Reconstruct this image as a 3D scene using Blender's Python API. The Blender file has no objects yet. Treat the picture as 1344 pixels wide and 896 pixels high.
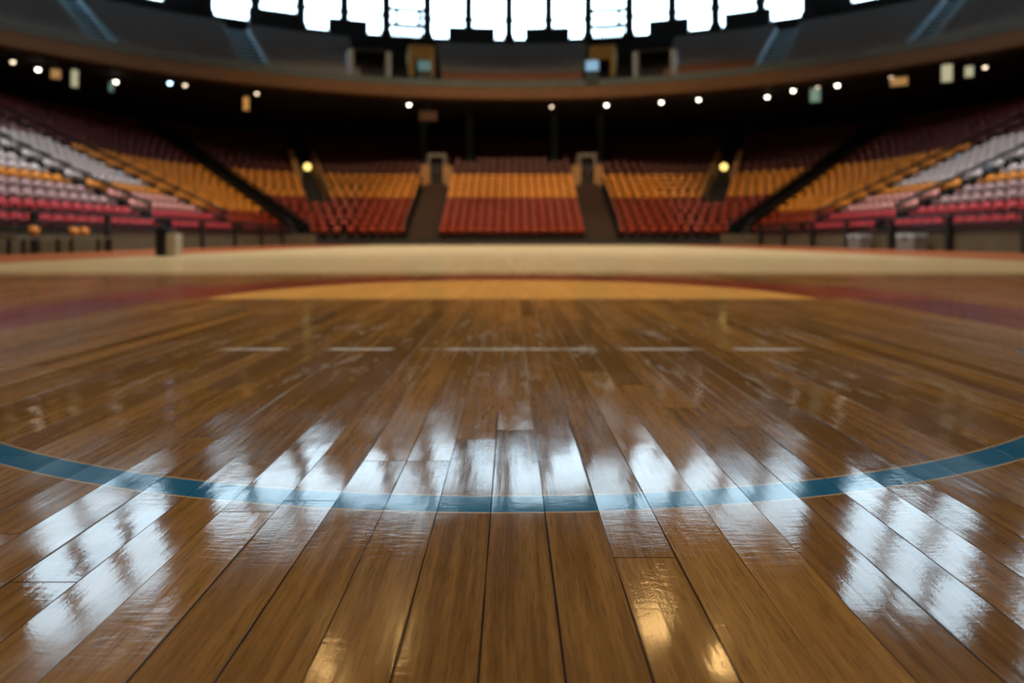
import bpy, bmesh, math, random
import numpy as np
from mathutils import Vector, Matrix
random.seed(7)
PI = math.pi
SC = bpy.context.scene
COL = SC.collection
F, H, Y0 = 896.0, 0.348, 313.0           # focal length (px), lens height (m), horizon row (px)

# ------------------------------------------------------------------ materials
def lin(r, g, b):
    f = lambda c: (c/255/12.92 if c/255 <= .04045 else ((c/255+.055)/1.055)**2.4)
    return (f(r), f(g), f(b), 1)

def mat(name, col, rough=.5, metal=0.0, noise=.12, scale=6.0, spec=.4):
    """plain procedural surface: a base colour with a soft mottle and a little bump"""
    m = bpy.data.materials.new(name); m.use_nodes = True
    nt = m.node_tree; b = nt.nodes['Principled BSDF']
    b.inputs['Roughness'].default_value = rough
    b.inputs['Metallic'].default_value = metal
    b.inputs['Specular IOR Level'].default_value = spec
    tc = nt.nodes.new('ShaderNodeTexCoord'); n = nt.nodes.new('ShaderNodeTexNoise')
    n.inputs['Scale'].default_value = scale; n.inputs['Detail'].default_value = 4
    nt.links.new(tc.outputs['Object'], n.inputs['Vector'])
    mx = nt.nodes.new('ShaderNodeMix'); mx.data_type = 'RGBA'
    mx.inputs['A'].default_value = [c*(1-noise) for c in col[:3]]+[1]
    mx.inputs['B'].default_value = [min(1, c*(1+noise)) for c in col[:3]]+[1]
    nt.links.new(n.outputs['Fac'], mx.inputs['Factor'])
    nt.links.new(mx.outputs['Result'], b.inputs['Base Color'])
    return m

def emis(name, col, s):
    m = bpy.data.materials.new(name); m.use_nodes = True
    nt = m.node_tree; b = nt.nodes['Principled BSDF']
    b.inputs['Base Color'].default_value = (*col[:3], 1)
    b.inputs['Emission Color'].default_value = (*col[:3], 1)
    b.inputs['Emission Strength'].default_value = s
    return m

MT = dict(
    red=mat('seat_red', (.27, .033, .010), .38),
    yellow=mat('seat_yellow', (.72, .28, .03), .38),
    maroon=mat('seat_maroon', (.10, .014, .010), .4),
    crimson=mat('seat_crimson', (.42, .035, .05), .35),
    mauve=mat('seat_mauve_glare', (.40, .27, .29), .35),
    pink=mat('seat_pink_glare', (.62, .30, .28), .35),
    pale=mat('seat_pale_glare', (.62, .58, .62), .35),
    blue=mat('seat_light_blue', (.45, .62, .85), .35),
    frame=mat('seat_frame', (.03, .03, .032), .45, .6),
    concrete=mat('terrace_concrete', (.022, .014, .010), .8),
    step=mat('stair_concrete', (.060, .027, .013), .8),
    blackstep=mat('aisle_rubber', (.018, .018, .018), .7),
    black=mat('black_metal', (.012, .013, .014), .45, .3),
    wallpan=mat('olive_panel', (.075, .06, .032), .6, 0, .35, 1.5),
    blackwall=mat('black_padding', (.012, .013, .011), .6),
    fascia=mat('brown_fascia', (.115, .052, .016), .45, 0, .25, .8),
    parapet=mat('slate_parapet', (.06, .085, .09), .5, 0, .3, .9),
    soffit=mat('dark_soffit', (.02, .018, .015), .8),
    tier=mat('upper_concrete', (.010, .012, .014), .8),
    bench=mat('upper_bench_grey', (.24, .24, .25), .5),
    benchred=mat('upper_bench_rust', (.26, .085, .03), .5),
    bluestair=mat('upper_stair_blue_lit', (.46, .62, .72), .6, 0, .4, 2),
    paleside=mat('pale_plaster', (.30, .33, .36), .6),
    ochre=mat('ochre_lit_wall', (.36, .23, .06), .6),
    wall=mat('dark_wall', (.022, .027, .03), .8),
    column=mat('slate_steel', (.03, .042, .05), .5, .2),
    roof=mat('dark_roof', (.014, .014, .014), .9),
    portal=mat('portal_brown', (.30, .16, .06), .6),
    portalgrey=mat('portal_grey', (.13, .12, .11), .6),
    teal=mat('dark_teal', (.010, .026, .032), .6),
    tealbox=emis('panel_teal_glow', (.08, .22, .28), .22),
    bluebox=emis('panel_blue_glow', (.22, .50, .85), .42),
    beige=mat('beige_board', (.36, .31, .22), .6),
    white=mat('off_white', (.6, .62, .6), .5),
    ball=mat('orange_rubber', (.62, .24, .05), .6),
    bulb=emis('bulb_warm_white', (1, .86, .68), 11),
    bulbdim=emis('bulb_dim_warm', (1, .78, .55), 3.0),
    bulbblue=emis('bulb_blue', (.45, .72, 1), 9),
    gold=emis('globe_yellow', (1, .72, .2), 2.2),
    signwarm=emis('sign_amber', (1, .60, .22), .09),
    signpale=emis('sign_pale_green', (.88, .9, .62), .21),
    signteal=emis('sign_teal', (.35, .75, .75), .03),
    pend=emis('pendant_filament', (1, .60, .22), 55),
)

# ------------------------------------------------------------------ mesh helpers
class MB:
    def __init__(s): s.v = []; s.f = []
    def add(s, vs, fs):
        o = len(s.v); s.v += [tuple(v) for v in vs]; s.f += [tuple(i+o for i in f) for f in fs]; return s
    def box(s, x0, x1, y0, y1, z0, z1, M=None):
        vs = [Vector((x, y, z)) for z in (z0, z1) for y in (y0, y1) for x in (x0, x1)]
        if M: vs = [M @ v for v in vs]
        return s.add(vs, [(0,2,3,1),(4,5,7,6),(0,1,5,4),(2,6,7,3),(0,4,6,2),(1,3,7,5)])
    def cbox(s, x0, x1, y0, y1, z0, z1, c=.02, M=None):
        """box with chamfered vertical and top edges"""
        ring = [(x0+c,y0),(x1-c,y0),(x1,y0+c),(x1,y1-c),(x1-c,y1),(x0+c,y1),(x0,y1-c),(x0,y0+c)]
        cx, cy = (x0+x1)/2, (y0+y1)/2
        def sh(p): return (p[0]-c*(1 if p[0] > cx else -1), p[1]-c*(1 if p[1] > cy else -1))
        vs = [(*p, z0) for p in ring]+[(*p, z1-c) for p in ring]+[(*sh(p), z1) for p in ring]
        fs = [tuple(range(7,-1,-1)), tuple(range(16,24))]
        for k in range(2):
            for i in range(8):
                j = (i+1) % 8; fs.append((k*8+i, k*8+j, k*8+8+j, k*8+8+i))
        vs = [Vector(v) for v in vs]
        if M: vs = [M @ v for v in vs]
        return s.add(vs, fs)
    def tube(s, pts, r, n=8):
        pts = [Vector(p) for p in pts]; rings = []
        for i, p in enumerate(pts):
            d = (pts[min(i+1, len(pts)-1)]-pts[max(i-1, 0)]).normalized()
            u = d.cross(Vector((0,0,1)));
            if u.length < 1e-3: u = Vector((1,0,0))
            u.normalize(); w = d.cross(u)
            rings.append([p+(u*math.cos(2*PI*k/n)+w*math.sin(2*PI*k/n))*r for k in range(n)])
        vs = [v for q in rings for v in q]; fs = []
        for i in range(len(pts)-1):
            for k in range(n):
                j = (k+1) % n; fs.append((i*n+k, i*n+j, i*n+n+j, i*n+n+k))
        fs.append(tuple(range(n-1,-1,-1))); fs.append(tuple(range((len(pts)-1)*n, len(pts)*n)))
        return s.add(vs, fs)
    def lathe(s, prof, n=20, M=None):
        vs = [Vector((r*math.cos(2*PI*k/n), r*math.sin(2*PI*k/n), z)) for r, z in prof for k in range(n)]
        if M: vs = [M @ v for v in vs]
        fs = []
        for i in range(len(prof)-1):
            for k in range(n):
                j = (k+1) % n; fs.append((i*n+k, i*n+j, i*n+n+j, i*n+n+k))
        fs.append(tuple(range(n-1,-1,-1))); fs.append(tuple(range((len(prof)-1)*n, len(prof)*n)))
        return s.add(vs, fs)
    def sweep(s, sections, closed_profile=False, caps=True):
        n = len(sections[0]); vs = [p for q in sections for p in q]; fs = []
        for i in range(len(sections)-1):
            for k in range(n if closed_profile else n-1):
                j = (k+1) % n; fs.append((i*n+k, i*n+j, i*n+n+j, i*n+n+k))
        if closed_profile and caps:
            fs.append(tuple(range(n-1,-1,-1))); fs.append(tuple(range((len(sections)-1)*n, len(sections)*n)))
        return s.add(vs, fs)
    def mesh(s, name, m, smooth=False):
        me = bpy.data.meshes.new(name); me.from_pydata(s.v, [], s.f)
        for x in (m if isinstance(m, list) else [m]): me.materials.append(x)
        bm = bmesh.new(); bm.from_mesh(me); bmesh.ops.recalc_face_normals(bm, faces=bm.faces); bm.to_mesh(me); bm.free()
        if smooth: me.shade_smooth()
        me.update(); return me
    def build(s, name, m, parent=None, smooth=False):
        o = bpy.data.objects.new(name, s.mesh(name, m, smooth)); COL.objects.link(o)
        if parent: o.parent = parent
        return o

def tag(o, label=None, cat=None, group=None, kind=None):
    if label: o['label'] = label
    if cat: o['category'] = cat
    if group: o['group'] = group
    if kind: o['kind'] = kind
    return o
def struct(o, label, cat=None): return tag(o, label, cat, None, 'structure')
def empty(name, loc, rz=0.0):
    o = bpy.data.objects.new(name, None); COL.objects.link(o)
    o.location = loc; o.rotation_euler = (0, 0, rz); o.empty_display_size = .2; return o
def centred(mb, loc):
    """shift a builder given in world space so its object can sit at loc"""
    L = Vector(loc); mb.v = [tuple(Vector(v)-L) for v in mb.v]; return mb

ORD = ('first second third fourth fifth sixth seventh eighth ninth tenth eleventh twelfth thirteenth fourteenth fifteenth '
       'sixteenth seventeenth eighteenth nineteenth twentieth').split()
ORD += ['twenty-'+w for w in ORD[:9]] + ['thirtieth'] + ['thirty-'+w for w in ORD[:9]] + ['fortieth'] + ['forty-'+w for w in ORD[:9]]

def az(px): return (px-672)/F
def at_z(px, py, z):
    d = (z-H)*F/(Y0-py); return Vector((az(px)*d, d, z))
def at_d(px, py, d): return Vector((az(px)*d, d, H+(Y0-py)*d/F))

# ------------------------------------------------------------------ floor with its painted court
def floor_material():
    m = bpy.data.materials.new('court_floor'); m.use_nodes = True
    nt = m.node_tree; nt.nodes.clear(); N = nt.nodes; K = nt.links
    def val(sock, v):
        if isinstance(v, (int, float)): sock.default_value = v
        else: K.new(v, sock)
    def M(op, a, b=None, c=None, clamp=False):
        n = N.new('ShaderNodeMath'); n.operation = op; n.use_clamp = clamp
        val(n.inputs[0], a)
        if b is not None: val(n.inputs[1], b)
        if c is not None: val(n.inputs[2], c)
        return n.outputs[0]
    add = lambda a, b: M('ADD', a, b); sub = lambda a, b: M('SUBTRACT', a, b)
    mul = lambda a, b: M('MULTIPLY', a, b); mn = lambda a, b: M('MINIMUM', a, b); mxx = lambda a, b: M('MAXIMUM', a, b)
    def mr(v, a, b, c=0, d=1, smooth=True):
        n = N.new('ShaderNodeMapRange'); n.interpolation_type = 'SMOOTHSTEP' if smooth else 'LINEAR'
        val(n.inputs['Value'], v)
        for k, q in (('From Min', a), ('From Max', b), ('To Min', c), ('To Max', d)): val(n.inputs[k], q)
        return n.outputs['Result']
    def band(v, lo, hi, e): return mul(mr(v, lo-e, lo+e), mr(v, hi-e, hi+e, 1, 0))
    def vec(a, b, c=0.0):
        n = N.new('ShaderNodeCombineXYZ'); val(n.inputs[0], a); val(n.inputs[1], b); val(n.inputs[2], c); return n.outputs[0]
    def noise(v, detail=3, rough=.5, scale=1.0):
        n = N.new('ShaderNodeTexNoise'); K.new(v, n.inputs['Vector'])
        n.inputs['Scale'].default_value = scale; n.inputs['Detail'].default_value = detail; n.inputs['Roughness'].default_value = rough
        return n.outputs['Fac']
    def white(v):
        n = N.new('ShaderNodeTexWhiteNoise'); n.noise_dimensions = '3D'; K.new(v, n.inputs['Vector']); return n.outputs['Value'], n.outputs['Color']
    def mixc(f, a, b):
        n = N.new('ShaderNodeMix'); n.data_type = 'RGBA'; val(n.inputs['Factor'], f)
        for k, q in (('A', a), ('B', b)):
            if isinstance(q, tuple): n.inputs[k].default_value = q if len(q) == 4 else (*q, 1)
            else: K.new(q, n.inputs[k])
        return n.outputs['Result']
    tc = N.new('ShaderNodeTexCoord'); sp = N.new('ShaderNodeSeparateXYZ'); K.new(tc.outputs['Object'], sp.inputs[0])
    x, y = sp.outputs[0], sp.outputs[1]
    BW, BL = .069, 1.35
    xw = add(x, mul(sub(noise(vec(mul(x, .3), mul(y, .5)), 1), .5), .02))
    bx = add(M('DIVIDE', xw, BW), .42); bi = M('FLOOR', bx); fx = M('FRACT', bx)
    ri, _ = white(vec(bi, 3.1, 0.0))
    by = add(M('DIVIDE', y, BL), mul(ri, 17.3)); bj = M('FLOOR', by); fy = M('FRACT', by)
    v1, vc = white(vec(bi, bj, 1.7)); sc = N.new('ShaderNodeSeparateColor'); K.new(vc, sc.inputs[0])
    v2, v3 = sc.outputs[0], sc.outputs[1]
    ex = mul(mn(fx, sub(1, fx)), BW); ey = mul(mn(fy, sub(1, fy)), BL)
    edge_i = M('ROUND', bx); re, _ = white(vec(edge_i, 9.2, .4))
    gapn = noise(vec(mul(edge_i, 5.37), mul(y, 3.0)), 3)
    gw = add(.0003, mul(.0017, mul(mr(gapn, .3, .7), add(.25, re))))
    seam_x = mr(ex, mul(gw, .35), gw, 1, 0); seam_y = mr(ey, .0004, .0011, 1, 0)
    seam = mxx(seam_x, mul(seam_y, .8))
    grain = noise(vec(mul(x, 95), mul(y, 3.2), mul(v1, 31)), 6, .62)
    fine = noise(vec(mul(x, 520), mul(y, 26), v1), 3, .6)
    blot = noise(vec(mul(x, 2.3), mul(y, 1.1), 4.0), 4, .55)
    tone = add(add(mul(v1, .46), mul(mr(grain, .32, .68), .38)), mul(mr(blot, .3, .7), .2))
    wood = mixc(tone, (.078, .036, .009), (.300, .165, .052))
    wood = mixc(mul(mr(fine, .48, .70), .48), wood, (.055, .026, .008))
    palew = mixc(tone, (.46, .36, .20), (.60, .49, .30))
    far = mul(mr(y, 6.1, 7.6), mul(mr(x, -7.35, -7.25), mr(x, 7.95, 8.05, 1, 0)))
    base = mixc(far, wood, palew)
    wear = noise(vec(mul(x, 26), mul(y, 11), 2.0), 5, .6)
    def paint(base, mask, c, wearlo=.25, wearhi=.42, amt=.55):
        mk = mul(mask, add(1-amt, mul(mr(wear, wearlo, wearhi), amt)))
        return mixc(mk, base, mixc(mul(tone, .5), c, tuple(q*.62 for q in c[:3])))
    # side run-off strips
    base = paint(base, mxx(mr(x, -7.35, -7.25, 1, 0), mr(x, 7.95, 8.05)), (.42, .135, .055), amt=.1)
    # free-throw half circle, its band and the lane borders
    dy = sub(y, 3.95); rr = M('SQRT', add(mul(x, x), mul(dy, dy)))
    top = mr(y, 3.945, 3.955); ax = M('ABSOLUTE', x)
    lane = mul(band(ax, 1.95, 2.48, .008), mul(mr(y, 1.0, 1.01), mr(y, 5.0, 5.01, 1, 0)))
    ring = mul(band(rr, 1.77, 2.45, .008), top)
    base = paint(base, lane, (.115, .030, .030), amt=.25)
    base = paint(base, ring, (.20, .040, .022), amt=.25)
    base = paint(base, mul(mr(rr, 1.762, 1.772, 1, 0), top), (.70, .385, .105), amt=.15)
    base = paint(base, mul(band(y, 3.925, 3.955, .004), mr(ax, 1.77, 1.78, 1, 0)), (.42, .27, .12), amt=.3)
    # blue arc with its thin pale borders, closed by a worn chalk-white line
    xa = add(x, .015); da = sub(y, 2.565); ra = M('SQRT', add(mul(xa, xa), mul(da, da)))
    nearside = mr(y, 2.12, 2.13, 1, 0)
    base = paint(base, mul(band(ra, 1.639, 1.700, .0012), nearside), (.36, .28, .17), amt=.6)
    base = paint(base, mul(band(ra, 1.643, 1.696, .0010), nearside), (.015, .115, .235), .22, .36, .35)
    patch = mr(noise(vec(mul(x, 5.5), mul(y, .4), 8.0), 3, .6), .42, .56)
    base = mixc(mul(mul(mul(band(y, 2.125, 2.175, .004), mr(ax, .85, .95, 1, 0)), patch), .75), base, (.52, .55, .56))
    # pale scuffs and dust along the boards
    scuff = mul(mr(noise(vec(mul(x, 34), mul(y, 2.0), 6.0), 5, .65), .62, .74), mr(noise(vec(mul(x, 1.7), mul(y, 1.7), 1.0), 3), .5, .65))
    base = mixc(mul(scuff, .30), base, (.46, .47, .46))
    rub = mul(mul(band(y, 1.5, 2.9, .3), mr(ax, .9, 1.2, 1, 0)), mr(noise(vec(mul(x, 16), mul(y, 3), 3.3), 5, .7), .56, .66))
    base = mixc(mul(rub, .34), base, (.44, .49, .53))
    dusty = mul(seam_x, mul(mr(y, 1.2, 1.7), mr(re, .35, .6)))
    base = mixc(mul(seam, .92), base, (.012, .007, .003))
    base = mixc(mul(dusty, .6), base, (.40, .42, .43))  # pale seams from mid-distance on: dust, plus their bluish gleam painted in
    # relief of the lacquered boards
    cup = mul(mul(sub(fx, .5), sub(fx, .5)), .00085)
    tilt = mul(mul(sub(v2, .5), fx), .00075)
    pitch = mul(mul(sub(v3, .5), sub(fy, .5)), .014*BL)
    wave = mul(noise(vec(mul(x, 13), mul(y, 7), mul(v1, 9)), 2), .00042)
    strk = mul(noise(vec(mul(x, 75), mul(y, 5), mul(v1, 5)), 3), .00010)
    ripamt = add(.000035, mul(mr(noise(vec(mul(x, 7), mul(y, 3), 2.6), 2), .45, .62), .00010))
    rip = mul(noise(vec(mul(x, 38), mul(y, 150), mul(v1, 7)), 4, .6), ripamt)
    orange = mul(noise(vec(mul(x, 420), mul(y, 300), 1.0), 2), .000020)
    h = add(add(add(cup, tilt), add(pitch, wave)), add(add(strk, rip), orange))
    h = sub(h, mul(seam, .0011))
    bp = N.new('ShaderNodeBump'); bp.inputs['Strength'].default_value = 1; bp.inputs['Distance'].default_value = 1.0
    K.new(h, bp.inputs['Height'])
    rough = add(.050, add(mul(mr(noise(vec(mul(x, 6), mul(y, 2.5), 5.0), 4, .6), .35, .7), .065), mul(grain, .02)))
    df = N.new('ShaderNodeBsdfDiffuse'); K.new(base, df.inputs['Color']); K.new(bp.outputs[0], df.inputs['Normal'])
    gl = N.new('ShaderNodeBsdfGlossy'); K.new(rough, gl.inputs['Roughness']); K.new(bp.outputs[0], gl.inputs['Normal'])
    fr = N.new('ShaderNodeFresnel'); fr.inputs['IOR'].default_value = 1.5
    fac = mul(mn(fr.outputs[0], .32), sub(1, mul(seam, .7)))
    ms = N.new('ShaderNodeMixShader'); K.new(fac, ms.inputs[0]); K.new(df.outputs[0], ms.inputs[1]); K.new(gl.outputs[0], ms.inputs[2])
    out = N.new('ShaderNodeOutputMaterial'); K.new(ms.outputs[0], out.inputs[0])
    return m

CY, RW = 15.0, 43.5                       # arena ring: centre row and wall radius
ring_pt = lambda r, th, z: Vector((r*math.sin(th), CY+r*math.cos(th), z))
fl = MB()
n = 96
fl.add([ring_pt(RW+.3, 2*PI*k/n, 0) for k in range(n)]+[ring_pt(RW+.3, 2*PI*k/n, -.25) for k in range(n)],
       [tuple(range(n-1, -1, -1)), tuple(range(n, 2*n))]+[(k, (k+1) % n, n+(k+1) % n, n+k) for k in range(n)])
struct(fl.build('floor', floor_material()), 'glossy worn hardwood basketball court floor with a painted blue arc', 'floor')

# ------------------------------------------------------------------ lower bowl
YE = 36.7
TREAD, RISE, Z1, ROWS = .75, .352, .22, 21
class Side:
    def __init__(s, sg, xc, r, y_end):
        s.sg, s.xc, s.r, s.yc, s.xs, s.y_end = sg, xc, r, YE-r, xc+r, y_end
    def end(s, u, t): return Vector((s.sg*u, YE+t, 0)), 0.0
    def corner(s, ph, t):
        a = math.radians(ph); return Vector((s.sg*(s.xc+(s.r+t)*math.sin(a)), s.yc+(s.r+t)*math.cos(a), 0)), s.sg*a
    def side(s, y, t): return Vector((s.sg*(s.xs+t), y, 0)), s.sg*PI/2
    def path(s, t):
        P = [s.end(0, t), s.end(s.xc, t)]
        P += [s.corner(ph, t) for ph in range(6, 90, 6)]
        P += [s.side(s.yc, t), s.side(s.y_end, t)]
        return [p for p, a in P]
LEFT, RIGHT = Side(-1, 8.4, 2.9, 7.0), Side(1, 8.6, 3.5, 7.0)
FAN, BEND = 25, 56
rowz = lambda k: Z1+RISE*k

def profile():
    P = [(0.12, 0), (0.12, Z1)]
    for k in range(ROWS):
        P += [(TREAD*(k+1), rowz(k)), (TREAD*(k+1), rowz(k+1))]
    P += [(18.3, rowz(ROWS)), (18.3, 0)]
    return P
for S, nm in ((LEFT, 'left'), (RIGHT, 'right')):
    rings = [[(p.x, p.y, z) for p in S.path(t)] for t, z in profile()]
    sections = [[rings[i][j] for i in range(len(rings))] for j in range(len(rings[0]))]
    struct(MB().sweep(sections).build('terrace_'+nm, MT['concrete']), 'dark stepped concrete terrace of the lower %s stand' % nm, 'terrace')
    # front wall: black padding under the end stand, olive panels along the side
    fw = MB(); prof = [(0, 0), (0, .30), (.10, .30), (.10, 0)]
    R2 = [[(p.x, p.y, z) for p in S.path(t)[:9]] for t, z in prof]
    fw.sweep([[R2[i][j] for i in range(4)] for j in range(9)], True)
    struct(fw.build('wall_end_'+nm, MT['blackwall']), 'low black padded wall before the %s half of the end stand' % nm, 'wall')
    fw = MB(); prof = [(0, 0), (0, .58), (.10, .58), (.10, 0)]; R2 = [[(p.x, p.y, z) for p in S.path(t)[8:]] for t, z in prof]
    m_ = len(R2[0]); fw.sweep([[R2[i][j] for i in range(4)] for j in range(m_)], True)
    struct(fw.build('wall_'+nm, MT['wallpan']), 'low olive panelled wall along the %s sideline' % nm, 'wall')

# sections of seats.  each: (key, side, kind, a, b)
AIS1, AIS2 = 23.2, 29.4                   # aisles across the side stands (distance up the court)
PORT_T = 8.3
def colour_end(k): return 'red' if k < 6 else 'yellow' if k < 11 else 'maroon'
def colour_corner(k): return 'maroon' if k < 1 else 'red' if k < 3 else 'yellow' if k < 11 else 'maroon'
def colour_side(k, u):  # pink, mauve and pale rows: window glare on red seats painted as colour
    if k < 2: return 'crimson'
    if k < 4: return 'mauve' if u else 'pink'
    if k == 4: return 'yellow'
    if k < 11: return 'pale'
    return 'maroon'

def curved_panel(w, h, th, curve, nx, nz, rnd=.09):
    """seat shell: upright panel in x-z, thin in y, bowed about z, with rounded top corners"""
    vs, fs = [], []
    for sd in (0, 1):
        for j in range(nz+1):
            z = h*j/nz
            q = max(0, z-(h-rnd))
            ww = w/2-(rnd-math.sqrt(max(0, rnd*rnd-q*q)) if q > 0 else 0)*.8
            for i in range(nx+1):
                xx = -ww+2*ww*i/nx
                yy = -curve*(abs(xx)/(w/2))**2+(0 if sd == 0 else th)
                vs.append((xx, yy+.10*z*1.6, z))
    A = (nx+1)*(nz+1); idx = lambda sd, i, j: sd*A+j*(nx+1)+i
    for j in range(nz):
        for i in range(nx):
            fs.append((idx(0,i,j), idx(0,i+1,j), idx(0,i+1,j+1), idx(0,i,j+1)))
            fs.append((idx(1,i,j), idx(1,i,j+1), idx(1,i+1,j+1), idx(1,i+1,j)))
    for i in range(nx):
        fs.append((idx(0,i,0), idx(1,i,0), idx(1,i+1,0), idx(0,i+1,0))); fs.append((idx(0,i,nz), idx(0,i+1,nz), idx(1,i+1,nz), idx(1,i,nz)))
    for j in range(nz):
        fs.append((idx(0,0,j), idx(0,0,j+1), idx(1,0,j+1), idx(1,0,j))); fs.append((idx(0,nx,j), idx(1,nx,j), idx(1,nx,j+1), idx(0,nx,j+1)))
    return vs, fs
# the seat faces -y: shell back, tipped pan, pedestal frame
def back_mb(nx=6, nz=5):
    v, f = curved_panel(.40, .42, .03, .035, nx, nz); return MB().add([(a, b+.12, c+.40) for a, b, c in v], f)
def pan_mb(nx=6, nz=5):
    v, f = curved_panel(.38, .42, .035, .02, nx, nz)
    R = Matrix.Rotation(math.radians(68), 4, 'X')
    return MB().add([tuple((R @ Vector(p))+Vector((0, .14, .40))) for p in v], f)
def frame_mb(lo=False):
    m = MB()
    m.box(-.03, .03, .06, .14, 0, .38)
    if not lo:
        m.box(-.11, .11, .02, .18, 0, .025); m.box(-.20, .20, .08, .13, .36, .40)
        m.box(-.225, -.20, -.10, .17, .56, .60); m.box(.20, .225, -.10, .17, .56, .60); m.box(-.225, -.20, .12, .16, .36, .56); m.box(.20, .225, .12, .16, .36, .56); m.box(-.225, .225, .13, .15, .36, .40)
    return m
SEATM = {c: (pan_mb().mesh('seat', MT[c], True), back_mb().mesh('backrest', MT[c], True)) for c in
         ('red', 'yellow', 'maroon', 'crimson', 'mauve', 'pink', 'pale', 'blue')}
FRAMEM = frame_mb().mesh('pedestal', MT['frame'])

seats = []      # (pos, rotation, colour, side, block, row, index, of)
rng = random.Random(11)
def put(S, block, k, pts, colour):
    for i, (p, a) in enumerate(pts):
        p = p.copy(); p.z = rowz(k)
        # seat faces the court: local -y must point along -normal
        seats.append((p, -a, colour, S, block, k, i, len(pts)))
for S in (LEFT, RIGHT):
    for k in range(ROWS):
        t = TREAD*k+.42
        L = lambda a, b: int(math.floor((b-a)/.5+1e-6))
        nC = 8
        put(S, 'centre', k, [S.end(.25+.5*i, t) for i in range(nC) if k < 21], colour_end(k))
        if k > 10:   # above the portal the block closes over the stair
            put(S, 'over', k, [S.end(4.4+.5*i+.1, t) for i in range(3)], colour_end(k))
        put(S, 'wing', k, [S.end(5.7+(S.xc-5.7)*(i+.5)/L(5.7, S.xc), t) for i in range(L(5.7, S.xc))], colour_end(k))
        arc = lambda a, b: [S.corner(a+(b-a)*(i+.5)/c, t) for c in [max(1, int((S.r+t)*math.radians(b-a)/.5))] for i in range(c)]
        g = math.degrees(.6/(S.r+t))
        put(S, 'fan', k, arc(0, FAN if k < 5 else FAN-g), colour_end(k))
        put(S, 'bend', k, arc(FAN if k < 5 else FAN+g, max(FAN+10, BEND-g)), colour_end(k))
        put(S, 'corner', k, arc(min(82, BEND+g), 90), colour_corner(k))
        n3 = L(AIS2+.6, S.yc)
        put(S, 'turn', k, [S.side(AIS2+.6+.5*i+.25, t) for i in range(n3)], colour_corner(k))
        n2 = L(AIS1+.6, AIS2-.6)
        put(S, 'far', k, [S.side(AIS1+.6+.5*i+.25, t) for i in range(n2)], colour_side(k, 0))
        n1 = L(S.y_end, AIS1-.6)
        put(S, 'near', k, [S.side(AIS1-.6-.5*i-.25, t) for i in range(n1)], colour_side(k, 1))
# a few light blue seats stand out among the pale ones
out = []
for q in seats:
    if q[4] in ('fan', 'bend') and q[5] in (10, 11) and min((q[0].xy-S_.corner(FAN, TREAD*11+.3)[0].xy).length for S_ in (LEFT, RIGHT)) < .6: continue
    if 14 <= q[5] <= 16 and q[0].y > YE and min(abs(abs(q[0].x)-3.0), abs(abs(q[0].x)-6.25)) < .62: continue
    if q[2] == 'pale' and rng.random() < .05: q = q[:2]+('blue',)+q[3:]
    if q[4] in ('near', 'far') and q[5] >= 11 and rng.random() < (.45 if q[5] == 11 else .12): q = q[:2]+('mauve',)+q[3:]
    out.append(q)
seats = out
def seen(p): return abs(p.x)/max(p.y, .1) < .757
cand = sorted([q for q in seats if seen(q[0]) and q[4] in ('near', 'far')], key=lambda q: q[0].length)
solo = cand[:300]; solo_ids = {id(q) for q in solo}
CN = dict(red='red', yellow='golden yellow', maroon='dark maroon', crimson='crimson', mauve='glare-tinted mauve', pink='glare-tinted pink', pale='glare-tinted pale', blue='light blue')
for p, a, c, S, block, k, i, nn in solo:
    root = bpy.data.objects.new('arena_seat', None); COL.objects.link(root)
    root.location = p; root.rotation_euler = (0, 0, a); root.empty_display_size = .2
    side = 'left' if S is LEFT else 'right'
    row = 'front row' if k == 0 else ORD[k]+' row'
    where = 'nearer the camera than' if block == 'near' else 'beyond'
    tag(root, '%s seat, %s of %s stand, %s %s first side stair' % (CN[c], row, side, ORD[i] if i < len(ORD) else str(i), where),
        'seat', 'seats in the %s sideline stand' % side)
    for nm, me in (('seat', SEATM[c][0]), ('backrest', SEATM[c][1]), ('pedestal', FRAMEM)):
        ch = bpy.data.objects.new(nm, me); COL.objects.link(ch); ch.parent = root
# all further seats: one uncounted mass
lo = MB(); lo.add(*[[tuple(v) for v in back_mb(4, 4).v], back_mb(4, 4).f]); lo.add(pan_mb(4, 4).v, pan_mb(4, 4).f)
nb = len(lo.f); lo.add(frame_mb(True).v, frame_mb(True).f)
LV = np.array(lo.v); cols = ['red', 'yellow', 'maroon', 'crimson', 'mauve', 'pink', 'pale', 'blue']
AV, AF, AM = [], [], []; off = 0
for q in seats:
    if id(q) in solo_ids: continue
    p, a, c = q[:3]
    if abs(p.x)/max(p.y, .1) > 1.0: continue
    ca, sa = math.cos(a), math.sin(a)
    V = LV @ np.array([[ca, sa, 0], [-sa, ca, 0], [0, 0, 1]]) + np.array(p)
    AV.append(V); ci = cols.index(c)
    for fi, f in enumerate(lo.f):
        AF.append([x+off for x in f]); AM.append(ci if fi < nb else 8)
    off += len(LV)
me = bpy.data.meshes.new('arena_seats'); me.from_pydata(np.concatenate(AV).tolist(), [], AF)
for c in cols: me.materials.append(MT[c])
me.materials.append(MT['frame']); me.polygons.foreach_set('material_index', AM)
bm = bmesh.new(); bm.from_mesh(me); bmesh.ops.recalc_face_normals(bm, faces=bm.faces); bm.to_mesh(me); bm.free()
me.update(); o = bpy.data.objects.new('arena_seats', me); COL.objects.link(o)
tag(o, 'massed red and yellow seats filling the end stand and corners', 'seats', kind='stuff')

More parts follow.
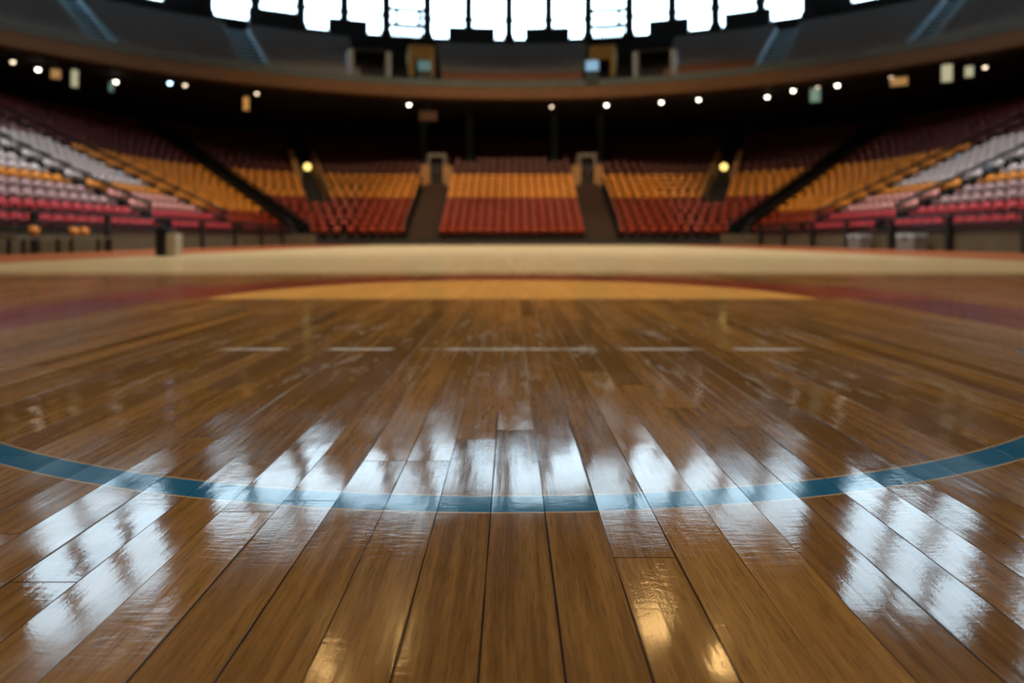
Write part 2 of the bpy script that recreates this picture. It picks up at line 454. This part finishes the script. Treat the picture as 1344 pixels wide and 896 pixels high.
# stairs, handrails
def frame_at(p, a, z=0):   # local x along the stand, local y outwards
    return Matrix.Translation((p.x, p.y, z)) @ Matrix.Rotation(-a, 4, 'Z')
def stair(S, p, a, w, k0, k1, m, label, t0=0.0):
    mb = MB(); Mx = frame_at(p, a)
    for k in range(k0, k1):
        t = TREAD*k-t0
        mb.box(-w/2, w/2, t+.36, t+TREAD-.002, rowz(k)+.001, rowz(k)+RISE/2, Mx)
        mb.box(-w/2, w/2, t+.34, t+.37, rowz(k)+RISE/2-.02, rowz(k)+RISE/2+.012, Mx)
        mb.box(-w/2, w/2, t+.03, t+.36, rowz(k)+.001, rowz(k)+.02, Mx)
    return struct(centred(mb, (p.x, p.y, 0)).build('stair', m), label, 'stair') if False else struct(mb.build('stair', m), label, 'stair')
def handrail(p, a, off, k0, k1, label, infill=True, t0=0.0):
    Mx = frame_at(p, a); base = Mx @ Vector((off, TREAD*k0+.2-t0, rowz(k0)))
    r = empty('handrail', base); tag(r, label, 'handrail', 'stair handrails')
    pts = [Mx @ Vector((off, TREAD*k+.2-t0, rowz(k)+.92)) for k in range(k0, k1+1)]
    o = MB().tube([v-base for v in pts], .045 if infill else .065, 8).build('rail', MT['black'], r, True)
    if not infill: MB().tube([v-base-Vector((0, 0, .36)) for v in pts], .05, 8).build('rail', MT['black'], r, True)
    if infill:
        sd = (Mx.to_3x3() @ Vector((.03, 0, 0))); b_ = base
        secs = [[v-b_-sd-Vector((0, 0, .68)), v-b_-sd-Vector((0, 0, .12)), v-b_+sd-Vector((0, 0, .12)), v-b_+sd-Vector((0, 0, .68))] for v in pts]
        MB().sweep(secs, True).build('infill_panel', MT['black'], r)
    for k in range(k0, k1+1, 3):
        q = Mx @ Vector((off, TREAD*k+.2-t0, rowz(k)))-base
        MB().tube([q, q+Vector((0, 0, .92))], .03, 8).build('post', MT['black'], r, True)
for S, nm in ((LEFT, 'left'), (RIGHT, 'right')):
    p, a = S.end(5.0, 0)
    stair(S, p, a, 1.36, 0, 11, MT['step'], 'brown stair rising to the portal %s of the centre seat block' % nm)
    handrail(p, a, S.sg*.80, 0, 9, 'black handrail on the outer edge of the %s portal stair' % nm)
    for ph, m, txt, k0 in ((FAN, 'blackstep', 'stair by the yellow globe lamp', 5), (BEND, 'blackstep', 'dark stair slanting through the corner', 0)):
        c, a = S.corner(ph, 0)
        stair(S, c, a, 1.1, k0, ROWS, MT[m], 'black %s on the %s' % (txt, nm))
        handrail(c, a, -S.sg*.62, k0, ROWS-2, 'black handrail of the %s on the %s' % (txt, nm))
        if ph == BEND: handrail(c, a, S.sg*.62, k0, ROWS-4, 'second, outer black handrail of the %s on the %s' % (txt, nm))
    for y, txt in ((AIS1, 'first'), (AIS2, 'second')):
        c, a = S.side(y, 0)
        stair(S, c, a, 1.1, 0, ROWS, MT['blackstep'], '%s dark stair across the %s sideline stand' % (txt, nm))
        handrail(c, a, 0, 1, ROWS-6, 'black handrail on the %s stair of the %s sideline stand' % (txt, nm), False)

# portals in the end stand and the dark pillars beside them
def slabs(name, parent, m, boxes):
    mb = MB()
    for b in boxes: mb.cbox(*b, c=.015)
    return mb.build(name, m, parent)
dn = 0
for S, nm in ((LEFT, 'left'), (RIGHT, 'right')):
    dn += 1
    t, zb = TREAD*11+.05, rowz(11)
    r = empty('door_%d' % dn, (S.sg*4.95, YE+t, zb)); struct(r, 'dark stairway portal %s of the centre seat block' % nm, 'doorway')
    slabs('jamb', r, MT['portal'], [(-1.02, -.42, -.35, .5, -.6, 1.05)])
    slabs('jamb', r, MT['portal'], [(.42, 1.02, -.35, .5, -.6, 1.05)])
    slabs('lintel', r, MT['portalgrey'], [(-.62, .62, -.12, .35, 1.62, 1.86), (-.62, -.42, -.12, .35, .9, 1.62), (.42, .62, -.12, .35, .9, 1.62)])
    MB().box(-.42, .42, .30, .34, -.2, 1.62).build('opening', MT['blackwall'], r)
    for xx in (3.0, 6.25):
        q = MB().cbox(-.28, .28, -.28, .28, 0, 9.2-rowz(15), .05).build('pillar', MT['teal'])
        q.location = (S.sg*xx, YE+TREAD*15.5, rowz(15))
        struct(q, 'dark teal pillar under the balcony, %s side of the %s portal' % ('inner' if xx < 5 else 'outer', nm), 'pillar')
# yellow globe lamps on posts above the bent stairs
for S, nm, px in ((LEFT, 'left', 396), (RIGHT, 'right', 937)):
    c, a = S.corner(FAN, TREAD*11+.3)
    z = rowz(11); top = H+(Y0-219)*c.y/F
    r = empty('globe_lamp', (c.x, c.y, z)); tag(r, 'lit yellow globe lamp above the corner stair on the %s' % nm, 'lamp', 'yellow globe lamps')
    hh = max(.5, top-z)
    MB().lathe([(.10, 0), (.10, .03), (.03, .05), (.03, hh-.22)], 12).build('post', MT['black'], r)
    MB().lathe([(.22*math.sin(PI*i/10)+.002, hh-.22*math.cos(PI*i/10)) for i in range(11)], 16).build('globe', MT['gold'], r, True)
    # pale cheek walls of the stair behind the lamp
    for sgn in (-1, 1):
        c2, a2 = S.corner(FAN, 0); Mx = frame_at(c2, a2)
        mb = MB()
        for k in range(7 if sgn*S.sg < 0 else 10, 16):
            mb.box(sgn*.70-.16, sgn*.70+.16, TREAD*k, TREAD*(k+1), rowz(k)-.1, rowz(k)+.85, Mx)
        struct(mb.build('trim_%d' % (dn*10+sgn+2), MT['portal']), '%s stepped cheek wall of the lamp stair on the %s' % ('inner' if sgn*S.sg < 0 else 'outer', nm), 'wall')
    dn += 1

# sideline guard rails
for S, nm in ((LEFT, 'left'), (RIGHT, 'right')):
    r = empty('guard_rail', (S.sg*(S.xs-.06), 20, 0)); tag(r, 'long black guard rail along the %s sideline wall' % nm, 'railing', 'sideline guard rails')
    y0, y1 = S.y_end-20, S.yc-20
    for z, rad in ((.98, .04), (.74, .03), (.62, .025)):
        MB().tube([(0, y0, z), (0, y1, z)], rad, 8).build('rail', MT['black'], r, True)
    nps = 10
    for i in range(nps):
        yy = y0+.4+(y1-y0-.6)*i/(nps-1)
        MB().cbox(-.10, .02, yy-.10, yy+.10, 0, 1.0, .01).build('post', MT['black'], r)

# things along the court's edge
r = empty('equipment_stand', (az(222)*13.6, 13.6, 0)); tag(r, 'small black and beige stand alone at the edge of the court', 'stand')
slabs('cabinet', r, MT['black'], [(-.20, .0, -.16, .16, 0, .50)])
slabs('side_panel', r, MT['beige'], [(.0, .19, -.14, .16, .02, .44)])
slabs('top', r, MT['black'], [(-.22, .05, -.18, .18, .50, .53)])
tb = empty('low_bench', (-10.75, 16.4, 0)); tag(tb, 'low wooden bench holding orange balls beside the left sideline rail', 'bench')
slabs('bench_top', tb, MT['wallpan'], [(-.22, .22, -1.9, 1.9, .34, .39)])
for yy in (-1.6, 0, 1.6):
    for xx in (-.16, .16): slabs('leg', tb, MT['black'], [(xx-.035, xx+.035, yy-.035, yy+.035, 0, .34)])
def ball(loc, label):
    o = MB().lathe([(.12*math.sin(PI*i/12)+.0005, .12-.12*math.cos(PI*i/12)) for i in range(13)], 20).build('basketball', MT['ball'], None, True)
    o.location = loc; tag(o, label, 'ball', 'orange balls on the low bench')
    # black seams in shallow relief
    s = MB()
    for pl in range(2):
        pts = []
        for i in range(25):
            a = 2*PI*i/24; q = Vector((.1205*math.cos(a), .1205*math.sin(a), 0))
            if pl: q = Vector((q.x, 0, q.y))
            pts.append(q+Vector((0, 0, .12)))
        s.tube(pts, .003, 5)
    s.build('seam', MT['black'], o)
for d, t in ((15.35, 'orange ball on the bench end nearest the camera'), (16.75, 'orange ball in the middle of the low bench'), (17.15, 'orange ball farther along the low bench, third of three')):
    ball((-10.75, d, .396), t)
for px, d, w, t in ((1184, 23.0, .8, 'grey equipment case by the right sideline wall, farther one'), (1272, 20.0, .9, 'grey equipment case by the right sideline wall, nearer one')):
    r = empty('equipment_case', (11.7, d, 0)); tag(r, t, 'case', 'equipment cases')
    slabs('case_body', r, MT['portalgrey'], [(-.2, .2, -w/2, w/2, .0, .38)]); slabs('lid', r, MT['paleside'], [(-.21, .21, -w/2-.01, w/2+.01, .38, .48)])
    slabs('latch', r, MT['black'], [(-.225, -.205, -.06, .06, .32, .44)])

# ------------------------------------------------------------------ balcony and upper tier
RB, ZB = 29.0, 9.24
def arc_sweep(prof, t0, t1, step=1.5, closed=False):
    n = max(2, int(abs(t1-t0)/step)+1)
    return MB().sweep([[ring_pt(r, math.radians(t0+(t1-t0)*i/(n-1)), z) for r, z in prof] for i in range(n)], closed)
TH = 78
struct(arc_sweep([(RB, ZB), (RB-.12, ZB+.1), (RB-.12, ZB+.75), (RB, ZB+.85), (RB+.3, ZB+.85), (RB+.3, ZB)], -TH, TH, closed=True).build('trim_balcony', MT['fascia']),
       'curved brown fascia along the balcony front', 'fascia')
struct(arc_sweep([(RB+.12, ZB+.851), (RB+.12, ZB+1.30), (RB+.26, ZB+1.30), (RB+.26, ZB+.851)], -TH, TH, closed=True).build('trim_parapet', MT['parapet']),
       'slate grey parapet on top of the balcony fascia', 'parapet')
UT, UR, UN = .86, .475, 13
ur0, uz0 = RB+.32, ZB+.5
uz = lambda j: uz0+UR*j
P = [(RB+.31, ZB), (ur0, uz0)]
for j in range(UN): P += [(ur0+.5+UT*(j+1), uz(j)), (ur0+.5+UT*(j+1), uz(j+1))]
P += [(RW-.05, uz(UN)), (RW-.05, ZB)]
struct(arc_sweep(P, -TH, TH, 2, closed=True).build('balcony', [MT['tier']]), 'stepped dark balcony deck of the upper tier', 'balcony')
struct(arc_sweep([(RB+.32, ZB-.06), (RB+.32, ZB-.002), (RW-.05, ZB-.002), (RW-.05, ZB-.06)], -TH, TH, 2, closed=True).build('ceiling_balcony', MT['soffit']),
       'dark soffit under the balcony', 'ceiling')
# benches, block by block
BL = [(-62, -46, 'outermost left'), (-43.4, -31.3, 'second left'), (-28.7, -18.3, 'third left'), (-8.6, 8.6, 'middle'), (18.3, 28.7, 'third right'), (31.3, 43.4, 'second right'), (46, 62, 'outermost right')]
for a0, a1, nm in BL:
    for j in range(UN):
        r0 = ur0+.5+UT*j+.25
        t0, t1 = a0, a1
        c = ring_pt(r0, math.radians((t0+t1)/2), uz(j))
        red = (abs(a0) < 20 and j < 4) or (j == 0 and 17 < min(abs(a0), abs(a1)) < 31)
        mt = MT['benchred'] if red else MT['bench']
        g = empty('bleacher_bench', c)
        tag(g, '%s bench, %s row up in the %s block of the upper tier' % ('rust red' if red else 'dark grey', ORD[j], nm), 'bench', 'benches of the upper tier')
        for part, pr in (('seat', [(r0, .40), (r0, .45), (r0+.36, .45), (r0+.36, .40)]), ('backrest', [(r0+.34, .60), (r0+.36, .80), (r0+.40, .80), (r0+.38, .60)])):
            mb = arc_sweep([(r, z+uz(j)) for r, z in pr], t0, t1, 2, closed=True)
            centred(mb, c).build(part, mt, g)
        ns = max(3, int((t1-t0)/3))
        for i in range(ns):
            th = math.radians(t0+.3+(t1-t0-.6)*i/(ns-1)); q = ring_pt(r0+.2, th, uz(j)); Mx = Matrix.Translation(q) @ Matrix.Rotation(-th, 4, 'Z')
            centred(MB().box(-.03, .03, -.14, .14, 0, .40, Mx).box(-.03, .03, .12, .15, .39, .62, Mx), c).build('support', MT['black'], g)
# concrete stairs of the upper tier, bluish daylight put into their colour
for th, w, nm in ((-30, 1.7, 'left, inner'), (30, 1.7, 'right, inner'), (-44.7, 1.3, 'left, outer'), (44.7, 1.3, 'right, outer')):
    mb = MB()
    for j in range(UN):
        Mx = Matrix.Translation(ring_pt(0, 0, 0)) @ Matrix.Rotation(-math.radians(th), 4, 'Z')
        r0 = ur0+.5+UT*j
        mb.box(-w/2, w/2, r0+.42, r0+UT-.003, uz(j)+.002, uz(j)+UR/2, Mx); mb.box(-w/2, w/2, r0-.0, r0+.42, uz(j)+.002, uz(j)+.03, Mx)
        for sx in (-1, 1): mb.box(sx*w/2-.06, sx*w/2+.06, r0, r0+UT, uz(j)+.002, uz(j)+.45, Mx)
    struct(mb.build('stair', MT['bluestair']), 'upper tier stair toned as blue-lit, %s' % nm, 'stair')
# upper portals; the ochre ones carry warm light in their wall colour
for th, j0, w, m, nm in ((-17.3, 2, 2.1, 'paleside', 'pale walled left'), (17.3, 2, 2.1, 'paleside', 'pale walled right'), (-10.9, 4, 1.1, 'ochre', 'ochre-lit left'), (10.9, 4, 1.1, 'ochre', 'ochre-lit right')):
    t = math.radians(th); q = ring_pt(ur0+.5+UT*j0, t, uz(j0)); dn += 1
    r = empty('door_%d' % dn, q, -t); struct(r, '%s portal in the upper tier' % nm, 'doorway')
    slabs('jamb', r, MT[m], [(-w/2-.35, -w/2, 0, 4.2, 0.0, 2.1)]); slabs('jamb', r, MT[m], [(w/2, w/2+.35, 0, 4.2, 0.0, 2.1)])
    slabs('lintel', r, MT[m if m == 'ochre' else 'tier'], [(-w/2-.35, w/2+.35, .3, 4.2, 2.1 if m != 'ochre' else 1.3, 2.3)])
    MB().box(-w/2, w/2, 1.6, 1.64, 0, 2.3).build('opening', MT['blackwall'], r)
# operator boxes on the balcony front
for px, m, nm in ((557, 'tealbox', 'left'), (777, 'bluebox', 'right')):
    p = at_d(px, 112, 43.6)
    r = empty('camera_booth', (p.x, p.y, ZB+.85), -math.atan2(p.x, p.y-CY)); tag(r, 'dark booth with a %s top panel on the balcony front, %s' % ('teal' if m == 'tealbox' else 'blue', nm), 'booth', 'booths on the balcony front')
    slabs('cabinet', r, MT['teal'], [(-.42, .42, .0, .55, 0, .95)])
    slabs('panel', r, MT[m], [(-.40, .40, -.03, .5, .95, 1.62)])  # added glow lifts the panel colour, since it sits in shade
    slabs('desk', r, MT['black'], [(-.48, .48, -.06, .58, .93, .97)])

# ------------------------------------------------------------------ ring wall, windows, roof
ZS, ZT, ZR, ZM, ZSIDE = 17.35, 26.3, 28.5, 22.3, 17.75
def th_of(px):                            # wall angle seen at a picture column
    a = az(px); d = (2*CY+math.sqrt(4*CY*CY-4*(1+a*a)*(CY*CY-RW*RW)))/(2*(1+a*a))
    return math.degrees(math.atan2(a*d, d-CY))
wall_prof = lambda z0, z1: [(RW, z0), (RW, z1), (RW+.4, z1), (RW+.4, z0)]
struct(arc_sweep(wall_prof(0, ZS), -80, 80, 3, True).build('wall_back', MT['wall']), 'dark curved wall below the high windows', 'wall')
struct(arc_sweep(wall_prof(ZT, ZR), -80, 80, 3, True).build('trim_header', MT['wall']), 'dark beam above the high windows', 'beam')
struct(arc_sweep(wall_prof(0, ZR), 80, 280, 4, True).build('wall_front', MT['wall']), 'dark curved wall behind the camera', 'wall')
struct(MB().add([ring_pt(RW+.4, 2*PI*k/64, z) for z in (ZR, ZR+.4) for k in range(64)],
       [tuple(range(64)), tuple(range(127, 63, -1))]+[(k, (k+1) % 64, 64+(k+1) % 64, 64+k) for k in range(64)]).build('ceiling', MT['roof']), 'dark arena roof', 'ceiling')
colpx = [452, 507, 561, 615, 668, 720, 772, 826, 882]
cth = [th_of(p) for p in colpx]; st = (cth[-1]-cth[0])/8
left_ext = [cth[0]-st*i for i in (3, 2, 1)]; right_ext = [cth[-1]+st*i for i in (1, 2, 3)]
main = left_ext+cth+right_ext
def solid(t0, t1, nm):
    struct(arc_sweep(wall_prof(ZS, ZT), t0, t1, 3, True).build('wall_pier_'+nm, MT['wall']), 'dark wall pier between high windows, %s' % nm, 'wall')
glass = bpy.data.materials.new('window_glass'); glass.use_nodes = True
nt = glass.node_tree; nt.nodes.clear()
tr = nt.nodes.new('ShaderNodeBsdfTransparent'); tr.inputs[0].default_value = (.93, .97, .98, 1)
gg = nt.nodes.new('ShaderNodeBsdfGlossy'); gg.inputs['Roughness'].default_value = .03
ms = nt.nodes.new('ShaderNodeMixShader'); ms.inputs[0].default_value = .05; oo = nt.nodes.new('ShaderNodeOutputMaterial')
nt.links.new(tr.outputs[0], ms.inputs[1]); nt.links.new(gg.outputs[0], ms.inputs[2]); nt.links.new(ms.outputs[0], oo.inputs[0])
cn = wn = 0
def post(th, w, nm):
    w *= 1.45
    t = math.radians(th); q = ring_pt(RW+.1, t, ZS)
    mb = MB(); mb.cbox(-w/2, w/2, -.25, .25, 0, ZT-ZS, .06); mb.box(-w/2-.12, w/2+.12, -.3, .3, .0, .35); mb.box(-w/2-.1, w/2+.1, -.28, .28, 1.6, 1.8)
    o = mb.build('column', MT['column']); o.location = q; o.rotation_euler = (0, 0, -t)
    struct(o, 'slate steel window column, %s' % nm, 'column')
def bay(t0, t1, bars, nm, zs_=None, zt_=None):
    global wn
    zs_ = zs_ or ZS; zt_ = zt_ or ZM
    wn += 1
    tm = math.radians((t0+t1)/2); q = ring_pt(RW+.2, tm, ZS)
    r = empty('window_%d' % wn, q); struct(r, 'tall bright window bay, %s' % nm, 'window')
    fr = MB()
    zs = [zs_-ZS+.03, zt_-ZS-.03, 4.0]+([1.0, 2.35] if bars else [])
    for z in zs:
        hb = .19 if bars and z in (1.0, 2.35) else .09
        s = arc_sweep([(RW+.16, ZS+z-hb), (RW+.16, ZS+z+hb), (RW+.24, ZS+z+hb), (RW+.24, ZS+z-hb)], t0, t1, 1.5, True); fr.add(s.v, s.f)
    if bars:
        for f_ in (.25, .8) if bars == 1 else (.75,):
            th = math.radians(t0+(t1-t0)*f_); Mx = Matrix.Translation(ring_pt(RW+.2, th, ZS)) @ Matrix.Rotation(-th, 4, 'Z'); fr.box(-.19, .19, -.04, .04, 1.0, 2.35, Mx)
        th0 = math.radians(t0+(t1-t0)*.25)
        if bars: # low balustrade seen against the sky
            for i in range(9):
                th = math.radians(t0+(t1-t0)*(.22+.7*i/8)); Mx = Matrix.Translation(ring_pt(RW+.2, th, ZS)) @ Matrix.Rotation(-th, 4, 'Z'); fr.box(-.08, .08, -.03, .03, 0, 1.0, Mx)
    centred(fr, q).build('frame', MT['column'], r)
    pn = arc_sweep([(RW+.19, zs_), (RW+.19, zt_), (RW+.21, zt_), (RW+.21, zs_)], t0, t1, 1.5, True)
    centred(pn, q).build('pane', glass, r)
for i, th in enumerate(main): post(th, .50, '%s from the left in the middle row' % ORD[i])
for i in range(len(main)-1):
    bay(main[i], main[i+1], 1 if abs((main[i]+main[i+1])/2-(cth[1]+cth[2])/2) < .1 else 2 if abs((main[i]+main[i+1])/2-(cth[6]+cth[7])/2) < .1 else 0, '%s from the left in the middle row' % ORD[i])
e0, e1 = main[0], main[-1]
struct(arc_sweep(wall_prof(ZM, ZT), e0, e1, 3, True).build('trim_lintel', MT['wall']), 'dark lintel wall over the middle row of windows', 'beam')
solid(e0-3.6, e0, 'left of the middle row'); solid(e1, e1+3.6, 'right of the middle row')
for sg, nm in ((-1, 'left'), (1, 'right')):
    b0 = abs(e0)+3.6 if sg < 0 else e1+3.6
    edges = [b0, b0+3.6, b0+7.2, b0+10.8]
    for i in range(3): bay(sg*edges[i], sg*edges[i+1], 0, '%s of the %s side group' % (ORD[i], nm), ZSIDE, ZT)
    struct(arc_sweep(wall_prof(ZS, ZSIDE), sg*b0, sg*edges[-1], 3, True).build('trim_sill_'+nm, MT['wall']), 'dark wall below the %s side group of windows' % nm, 'wall')
    for i in range(4): post(sg*edges[i], .45, '%s of the %s side group' % (ORD[i], nm))
    solid(sg*edges[-1], sg*(edges[-1]+3), nm+' far')
    f0 = edges[-1]+3
    e2 = [f0, f0+4, f0+8]
    for i in range(2): bay(sg*e2[i], sg*e2[i+1], 0, '%s of the outermost %s group' % (ORD[i], nm), ZSIDE, ZT)
    struct(arc_sweep(wall_prof(ZS, ZSIDE), sg*f0, sg*e2[-1], 3, True).build('trim_sill_outer_'+nm, MT['wall']), 'dark wall below the outermost %s group of windows' % nm, 'wall')
    for i in range(3): post(sg*e2[i], .45, '%s of the outermost %s group' % (ORD[i], nm))
    solid(sg*e2[-1], sg*80, nm+' end')
# dark lockers on the sill under the columns
for x0, x1, yt, nm in ((325, 388, 15, 'leftmost'), (430, 482, 27, 'second from left'), (588, 650, 37.5, 'left of the middle column'), (689, 748, 38, 'right of the middle column'), (852, 905, 27, 'second from right'), (952, 1013, 16, 'rightmost')):
    ta, tb_ = th_of(x0), th_of(x1); d = ring_pt(RW-.5, math.radians((ta+tb_)/2), 0).y
    zt = H+(Y0-yt)*d/F
    o = arc_sweep([(RW-.9, uz(UN)), (RW-.9, zt), (RW-.06, zt), (RW-.06, uz(UN))], ta, tb_, 1, True).build('booth', MT['wall'])
    struct(o, 'dark booth block against the windows, %s' % nm, 'booth')

# ------------------------------------------------------------------ lamps under the balcony, lit signs
LAMPS = [(17, 81, 'bulbdim'), (50, 91, 'bulb'), (152, 107, 'bulb'), (223, 105, 'bulbblue'), (243, 107, 'bulbdim'), (337, 122, 'bulbdim'), (537, 132, 'bulb'), (724, 131, 'bulbdim'),
         (796, 131, 'bulb'), (868, 128, 'bulb'), (917, 127, 'bulb'), (1007, 127, 'bulb'), (1041, 116, 'bulb'), (1073, 107, 'bulbdim'), (1099, 105, 'bulb'), (1293, 88, 'bulbdim'), (1170, 96, 'bulbdim')]
for i, (px, py, m) in enumerate(LAMPS):
    p = at_z(px, py, 8.92)
    if math.hypot(p.x, p.y-CY) < RB+.4:                   # hang it just behind the fascia
        a = az(px); rr = RB+.55; d = (2*CY+math.sqrt(4*CY*CY-4*(1+a*a)*(CY*CY-rr*rr)))/(2*(1+a*a))
        p = Vector((a*d, d, H+(Y0-py)*d/F))
    zz = min(p.z, ZB-.30)
    r = empty('downlight', (p.x, p.y, ZB-.06)); tag(r, '%s %slamp under the balcony edge, %s from the left' % ('bluish' if m == 'bulbblue' else 'warm', 'dim ' if m == 'bulbdim' else 'bright ', ORD[i if px < 1170 else (15 if px < 1200 else 16)]), 'lamp', 'lamps under the balcony')
    h = zz-(ZB-.06)
    MB().lathe([(.015, h+.13), (.015, -.0)], 8).build('stem', MT['black'], r)
    MB().lathe([(.04, h+.16), (.10, h+.12), (.115, h+.02), (.10, h+.02), (.03, h+.12)], 14).build('housing', MT['black'], r, True)
    MB().lathe([(.10*math.sin(PI*k/8)+.001, h-.10*math.cos(PI*k/8)) for k in range(9)], 14).build('bulb', MT[m], r, True)
SIGNS = [(73, 97, 14, 14, 'signwarm', 'small amber lit sign under the balcony, beside the tall pale one'), (98, 103, 10, 26, 'signpale', 'tall pale lit sign under the balcony'),
         (323, 136, 9, 20, 'signwarm', 'narrow amber lit sign below the stair toned as blue-lit'), (1243, 96, 16, 26, 'signpale', 'large pale lit sign under the balcony'),
         (1272, 94, 12, 16, 'signpale', 'small pale lit sign next to the large one'), (1180, 107, 26, 12, 'signwarm', 'wide amber lit sign under the balcony'),
         (1070, 125, 16, 20, 'signteal', 'dim teal lit sign under the balcony'), (146, 114, 7, 14, 'signteal', 'dim narrow teal lit sign beneath a bright lamp'),
         (562, 152, 30, 14, 'signwarm', 'dim wide amber sign above the portal')]
for px, py, w, h, m, t in SIGNS:
    w *= .75; h *= .85; zc = 8.2; d = (zc-H)*F/(Y0-py); p = Vector((az(px)*d, d, zc)); s = d/F
    if math.hypot(p.x, p.y-CY) > RW-3: continue
    r = empty('lit_sign', (p.x, p.y, zc)); r.rotation_euler = (0, 0, -math.atan2(p.x, p.y)); tag(r, t, 'sign', 'lit signs under the balcony')
    slabs('case', r, MT['black'], [(-w*s/2-.04, w*s/2+.04, .0, .14, -h*s/2-.04, h*s/2+.04)])
    mm = MT[m] if py < 150 else MT['step']
    slabs('face', r, mm, [(-w*s/2, w*s/2, -.02, .0, -h*s/2, h*s/2)])
    hh = ZB-.06-zc
    MB().box(-.02, .02, .05, .09, h*s/2+.04, hh).build('hanger', MT['black'], r)

# warm pendant lamps high over the court (seen mirrored in the lacquer)
for pi_, (px, py, d) in enumerate(((437, 872, 30.0), (528, 842, 30.0), (862, 832, 30.0), (942, 880, 30.0))):
    z = d*(py-Y0)/F - H
    r = empty('pendant_lamp', (az(px)*d, d, z)); tag(r, 'warm pendant lamp high over the far court, %s of four from the left' % ORD[pi_], 'lamp', 'pendant lamps over the court')
    MB().lathe([(.02, ZR-z), (.02, .6)], 8).build('cable', MT['black'], r)
    MB().lathe([(.10, .62), (.22, .55), (.55, .05), (.58, -.05), (.53, -.05), (.20, .48), (.06, .5)], 20).build('shade', MT['black'], r, True)
    MB().lathe([(.34*math.sin(PI*k/10)+.001, -.05-.34*math.cos(PI*k/10)) for k in range(11)], 16).build('bulb', MT['pend'], r, True)

# ------------------------------------------------------------------ lighting
def fill(name, loc, target, size, power, col, label, spread=75):  # fill lights with invented housings, added out of view to light court and stands
    r = empty('fill_light', loc); tag(r, label, 'lamp', 'added fill lights')
    d = (Vector(target)-Vector(loc)).normalized(); q = d.to_track_quat('-Z', 'Y')
    r.rotation_mode = 'QUATERNION'; r.rotation_quaternion = q
    hs = size/2+.08
    mb = MB(); mb.box(-hs, hs, -hs, hs, .06, .36)
    for a in (-1, 1):
        mb.box(a*hs-.04, a*hs+.04, -hs, hs, -.12, .06); mb.box(-hs, hs, a*hs-.04, a*hs+.04, -.12, .06)
    mb.build('housing', MT['black'], r)
    L = bpy.data.lights.new('fill_lamp', 'AREA'); L.shape = 'SQUARE'; L.size = size; L.energy = power; L.color = col; L.spread = math.radians(spread)
    o = bpy.data.objects.new('fill_lamp', L); COL.objects.link(o); o.parent = r
W = (1, .80, .58)
fill('a', (0, 4, 26.4), (0, 6, 0), 6, 1050, W, 'added unseen floodlight on the roof over the near court')
fill('b', (0, 19, 26.4), (0, 24, 0), 5, 1750, (1, .86, .68), 'added unseen floodlight on the roof over the far court')
for sg, nm in ((-1, 'left'), (1, 'right')):
    fill('c', (sg*7, 23, 26.0), (sg*5.5, 40, 2), 2.2, 820, (1, .72, .45), 'floodlight added unseen, turned to the end stand, %s' % nm, 62)
    fill('d', (-sg*3, 13, 26.2), (sg*15, 23, 2), 2.2, 850, (1, .90, .82), 'floodlight added unseen, turned to the %s sideline stand' % nm, 62)

w = bpy.data.worlds.new('sky'); SC.world = w; w.use_nodes = True
bg = w.node_tree.nodes['Background']; bg.inputs[0].default_value = (.70, .87, 1, 1); bg.inputs[1].default_value = 8.5

# ------------------------------------------------------------------ camera
cam = bpy.data.cameras.new('camera'); co = bpy.data.objects.new('camera', cam); COL.objects.link(co)
co.location = (0, 0, H); co.rotation_euler = (PI/2, 0, 0)
cam.sensor_width = 36; cam.lens = 24; cam.shift_y = -(448-Y0)/1344; cam.clip_start = .02; cam.clip_end = 500
cam.dof.use_dof = True; cam.dof.focus_distance = .77; cam.dof.aperture_fstop = 3.2
SC.camera = co
vs = SC.view_settings; vs.view_transform = 'Standard'; vs.look = 'None'; vs.gamma = 1; vs.exposure = 0; vs.use_curve_mapping = False
SC.cycles.use_denoising = True; SC.cycles.denoising_prefilter = 'FAST'
SC.cycles.max_bounces = 6; SC.cycles.diffuse_bounces = 3; SC.cycles.glossy_bounces = 3; SC.cycles.transparent_max_bounces = 8
SC.cycles.sample_clamp_indirect = 6
